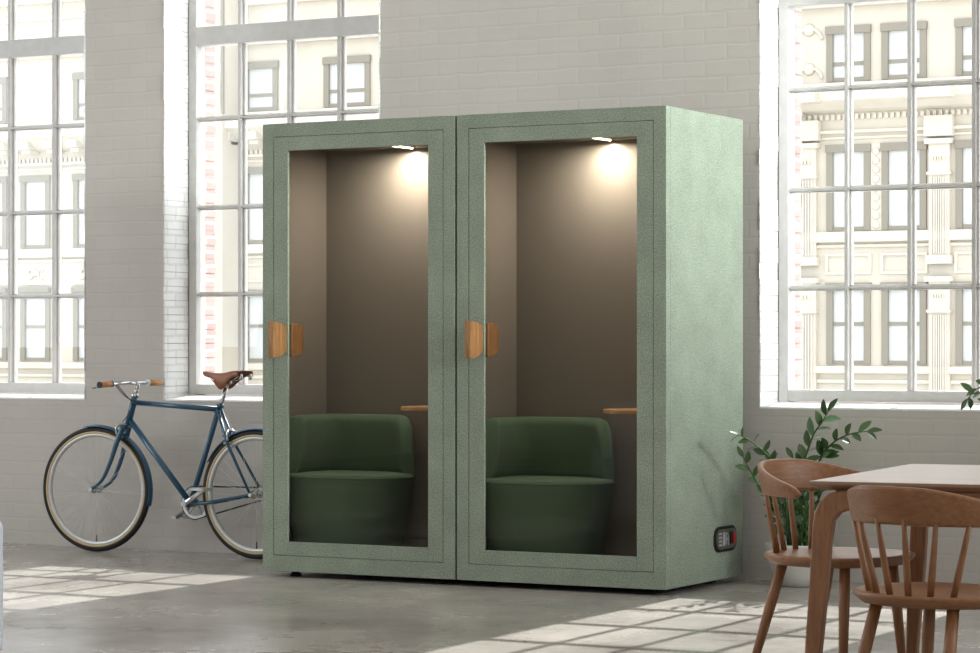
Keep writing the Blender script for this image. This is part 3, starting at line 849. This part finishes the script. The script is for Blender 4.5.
# ------------------------------------------------------------------ potted plants
def leafmesh(mb, base, d, up, L, Wd, curl=.15, n=6):
    d = d.normalized(); s = d.cross(up).normalized(); nrm = s.cross(d).normalized()
    vs = []
    for i in range(n+1):
        u = i/n; w = Wd*math.sin(PI*min(1, u*.93+.05))**.8*(1 if u < .5 else 1 - .25*(u-.5)); 
        if i == n: w = .0003
        c = base + d*(L*u) - nrm*(curl*L*u*u)
        vs += [c - s*w + nrm*(w*.35), c, c + s*w + nrm*(w*.35)]
    fs = []
    for i in range(n):
        a = i*3; fs += [(a, a+1, a+4, a+3), (a+1, a+2, a+5, a+4)]
    mb.add(vs, fs, True)
def plant(name, base, stems, rnd, pale_rate=.12, pot=True):
    root = empty(name, base)
    inv = Vector(base)
    if pot:
        MB().lathe([(.078, 0), (.092, .004), (.118, .05), (.148, .12), (.160, .175), (.163, .196), (.160, .202), (.152, .200), (.148, .180), (.02, .176)], 48).build('pot', M['pot'], root)
        MB().lathe([(.150, .178), (.09, .186), (.01, .188)], 24).build('soil', M['soil'], root)
    st = MB(); lf = MB(); lp = MB()
    for (pts, l0, gap, size, start) in stems:
        pts = [Vector(p) - inv for p in pts]
        sp = spline(pts, 10); m = len(sp)
        st.tube(sp, [.0085*(1 - .72*i/(m-1)) for i in range(m)], 7)
        acc = 0; side = 1; ln = sum((sp[i+1]-sp[i]).length for i in range(m-1)); run = 0
        for i in range(m-1):
            seg = (sp[i+1]-sp[i]).length; run += seg; acc += seg
            if run/ln < start: continue
            while acc > gap:
                acc -= gap; side *= -1
                d = (sp[i+1]-sp[i]).normalized()
                lat = d.cross(Vector((rnd.uniform(-.5,.5), -1, rnd.uniform(-.5,.5)))).normalized()*side
                ld = (d*rnd.uniform(.7, 1.15) + lat*rnd.uniform(.7, 1.1) + Vector((0, rnd.uniform(-.5,.5), rnd.uniform(-.1,.25))))
                up = Vector((rnd.uniform(-.7,.7), -1.0*rnd.uniform(.2,1), rnd.uniform(.2,1)))
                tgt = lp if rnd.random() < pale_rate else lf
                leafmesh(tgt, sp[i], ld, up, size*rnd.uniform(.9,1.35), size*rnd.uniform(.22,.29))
        d = (sp[-1]-sp[-3]).normalized()
        leafmesh(lf, sp[-1], d, Vector((0,-.8,.5)), size*1.05, size*.21)
    st.build('stems', M['stem'], root)
    o = lf.build('foliage', M['leaf'], root); 
    o2 = lp.build('foliage', M['leafpale'], root); o2['label'] = 'paler leaves catching the light'  # a random share of the leaves has a paler green
    return root
rnd = random.Random(11)
pb = (-4.79, 11.745, 0)
def Q(x, y, Y): return at(x, y, Y)
b0 = lambda dx, dy: Vector((pb[0] + dx, pb[1] + dy, .18))
stems = [
  ([b0(-.03,-.03), Q(783,520,11.62), Q(772,505,11.52), Q(760,488,11.42), Q(750,470,11.36), Q(743,457,11.32)], 0, .036, .058, .40),
  ([b0(-.02,.03), Q(790,505,11.70), Q(780,475,11.62), Q(768,456,11.52), Q(752,442,11.42), Q(738,434,11.32)], 0, .036, .056, .45),
  ([b0(.0,.0), Q(797,515,11.74), Q(797,490,11.73), Q(803,465,11.70), Q(813,436,11.68), Q(822,422,11.66), Q(828,412,11.66)], 0, .030, .076, .42),
  ([b0(.04,.02), Q(806,510,11.76), Q(812,480,11.75), Q(822,456,11.72), Q(834,442,11.70), Q(850,434,11.68), Q(868,431,11.68)], 0, .034, .066, .62),
  ([b0(-.05,.0), Q(785,518,11.72), Q(778,498,11.70), Q(776,478,11.68), Q(770,462,11.66)], 0, .034, .060, .30),
  ([b0(.05,-.03), Q(806,520,11.68), Q(811,500,11.66), Q(816,486,11.64)], 0, .034, .060, .30),
  ([b0(.02,-.04), Q(796,525,11.66), Q(793,505,11.62), Q(795,488,11.60), Q(806,470,11.58)], 0, .034, .062, .25),
  ([b0(-.06,-.04), Q(778,520,11.64), Q(770,500,11.60), Q(768,485,11.56)], 0, .03, .062, .2),
  ([b0(.06,.03), Q(808,515,11.78), Q(818,500,11.76), Q(824,486,11.74)], 0, .03, .062, .2),
  ([b0(-.01,-.06), Q(788,525,11.62), Q(786,505,11.58), Q(785,490,11.56), Q(790,476,11.55)], 0, .028, .066, .15),
  ([b0(.03,-.06), Q(802,527,11.62), Q(806,508,11.58), Q(803,492,11.56)], 0, .028, .066, .15),
  ([b0(.01,.05), Q(800,515,11.80), Q(804,492,11.80), Q(800,470,11.80), Q(793,458,11.80)], 0, .034, .062, .25),
]
pl1 = plant('potted_plant', pb, stems, rnd)
tag(pl1, 'glossy green plant with arching stems in a white pot behind the dining chair', 'plant')
pb2 = (-3.62, 11.62, 0)
b2 = lambda dx, dy: Vector((pb2[0] + dx, pb2[1] + dy, .18))
stems2 = [
  ([b2(-.02,-.02), (-3.68, 11.58, .45), (-3.70, 11.56, .72), (-3.80, 11.55, .905), (-3.865, 11.55, .925), at(968,399,11.55)], 0, .032, .060, .62),
  ([b2(0,0), (-3.66, 11.60, .5), (-3.66, 11.60, .8), (-3.74, 11.6, .965), at(984,386,11.6), at(977,389,11.6)], 0, .05, .060, .8),
  ([b2(.03,0), (-3.56, 11.60, .5), (-3.50, 11.60, .8), (-3.42, 11.6, 1.0)], 0, .036, .062, .4),
  ([b2(.0,.03), (-3.62, 11.64, .5), (-3.60, 11.66, .8), (-3.58, 11.66, 1.05)], 0, .036, .062, .4),
]
pl2 = plant('potted_plant', pb2, stems2, rnd, pale_rate=.1)
tag(pl2, 'green leafy sprig reaching in at the right edge below the window sill', 'plant')

# ------------------------------------------------------------------ pale armchair, almost wholly outside the left edge
ac = empty('lounge_chair', (-6.30, 7.30, 0), 0)
tag(ac, 'pale blue upholstered lounge chair, only a sliver at the left edge', 'chair')
MB().box(-.75, -.10, -.30, .38, .10, .36).build('base', M['paleblue'], ac, bevel=.04, seg=4)
MB().box(-.70, -.12, -.32, .26, .34, .46).build('seat_cushion', M['paleblue'], ac, bevel=.04, seg=4)
for x in (-.10, -.86):
    MB().box(x, x + .14, -.32, .40, .002, .515).build('arm', M['paleblue'], ac, bevel=.045, seg=5)
MB().box(-.74, -.10, .26, .42, .10, .80).build('backrest', M['paleblue'], ac, bevel=.05, seg=4)
for x in (-.78, -.06):
    for y in (-.25, .33):
        MB().tube([(x, y, .08), (x, y, 0)], [.02, .014], 10).build('leg', M['black'], ac)

# ------------------------------------------------------------------ lights
def area(name, loc, rot, sx, sy, power, color=(1,1,1), spread=180):
    l = bpy.data.lights.new(name, 'AREA'); l.shape = 'RECTANGLE'; l.size = sx; l.size_y = sy; l.energy = power; l.color = color
    l.spread = R(spread)
    o = bpy.data.objects.new(name, l); col.objects.link(o); o.location = loc; o.rotation_euler = rot; return o
sun = bpy.data.lights.new('sun', 'SUN'); sun.energy = 9.2; sun.angle = R(.55); sun.color = (1, .98, .95)
so = bpy.data.objects.new('sun', sun); col.objects.link(so)
so.rotation_euler = Vector((.021, -1, -.737)).to_track_quat('-Z', 'Y').to_euler()
so.location = (-5, 20, 10)
sk = bpy.data.lights.new('skylight_from_street', 'SUN'); sk.energy = .6; sk.angle = R(30); sk.color = (.96, .98, 1)  # soft sun lamp added outside to whiten the window reveals
sko = bpy.data.objects.new('skylight_from_street', sk); col.objects.link(sko); sko.location = (4, 18, 8)
sko.rotation_euler = Vector((-1, -.45, -.32)).to_track_quat('-Z', 'Y').to_euler()
# unseen fill lamps added to brighten the room from above, behind and both sides
area('ceiling_fill', (-5, 6.5, 4.6), (0, 0, 0), 9, 8, 80, (1, .94, .88))
area('loft_fill', (-3.5, -1.5, 2.6), (R(80), 0, 0), 10, 3.6, 85, (1, .97, .94))
area('right_window_light', (2.6, 8.5, 2.9), (0, R(82), 0), 3.0, 5.5, 150, (.93, .98, 1))  # added cool fill from the right, no window stands there
area('left_daylight', (-12.8, 7.5, 2.6), (0, R(-82), 0), 3.0, 4.5, 170, (.86, .94, 1))  # added bluish fill to cool the left part of the wall
# booth lamps
for x0 in (-7.312, -6.2085):
    l = bpy.data.lights.new('booth_lamp', 'SPOT'); l.energy = 3.4; l.spot_size = R(165); l.spot_blend = .9; l.color = (1, .88, .73); l.shadow_soft_size = .008
    o = bpy.data.objects.new('booth_lamp', l); col.objects.link(o); o.location = (x0 + .564, F + .515, 2.115)
for x0 in (-7.312, -6.2085):
    area('booth_strip_light', (x0 + .564, F + .36, 2.112), (0, 0, 0), .02, .26, 10, (1, .92, .82))
area('side_daylight', (2.6, 10.3, 3.7), (Vector((-5.1, 11.4, 2.9)) - Vector((2.6, 10.3, 3.7))).to_track_quat('-Z', 'Y').to_euler(), 2.0, 1.4, 62, (.93, 1, .97), 38)  # added beam that lightens the upper side of the right booth
# world
w = bpy.data.worlds.new('sky'); bpy.context.scene.world = w; w.use_nodes = True
bg = w.node_tree.nodes['Background']; bg.inputs[0].default_value = (.92, .96, 1, 1); bg.inputs[1].default_value = 2.5

# ------------------------------------------------------------------ camera
cam = bpy.data.cameras.new('camera'); co = bpy.data.objects.new('camera', cam); col.objects.link(co)
cam.sensor_width = 36; cam.sensor_fit = 'HORIZONTAL'; cam.lens = 36*FPX/980
cam.shift_y = (HYP - 326.5)/980
co.location = (0, 0, EYE); co.rotation_euler = (R(90), 0, TH)
cam.clip_end = 300
bpy.context.scene.camera = co
sc_ = bpy.context.scene
sc_.view_settings.view_transform = 'Standard'; sc_.view_settings.look = 'None'; sc_.view_settings.exposure = 0
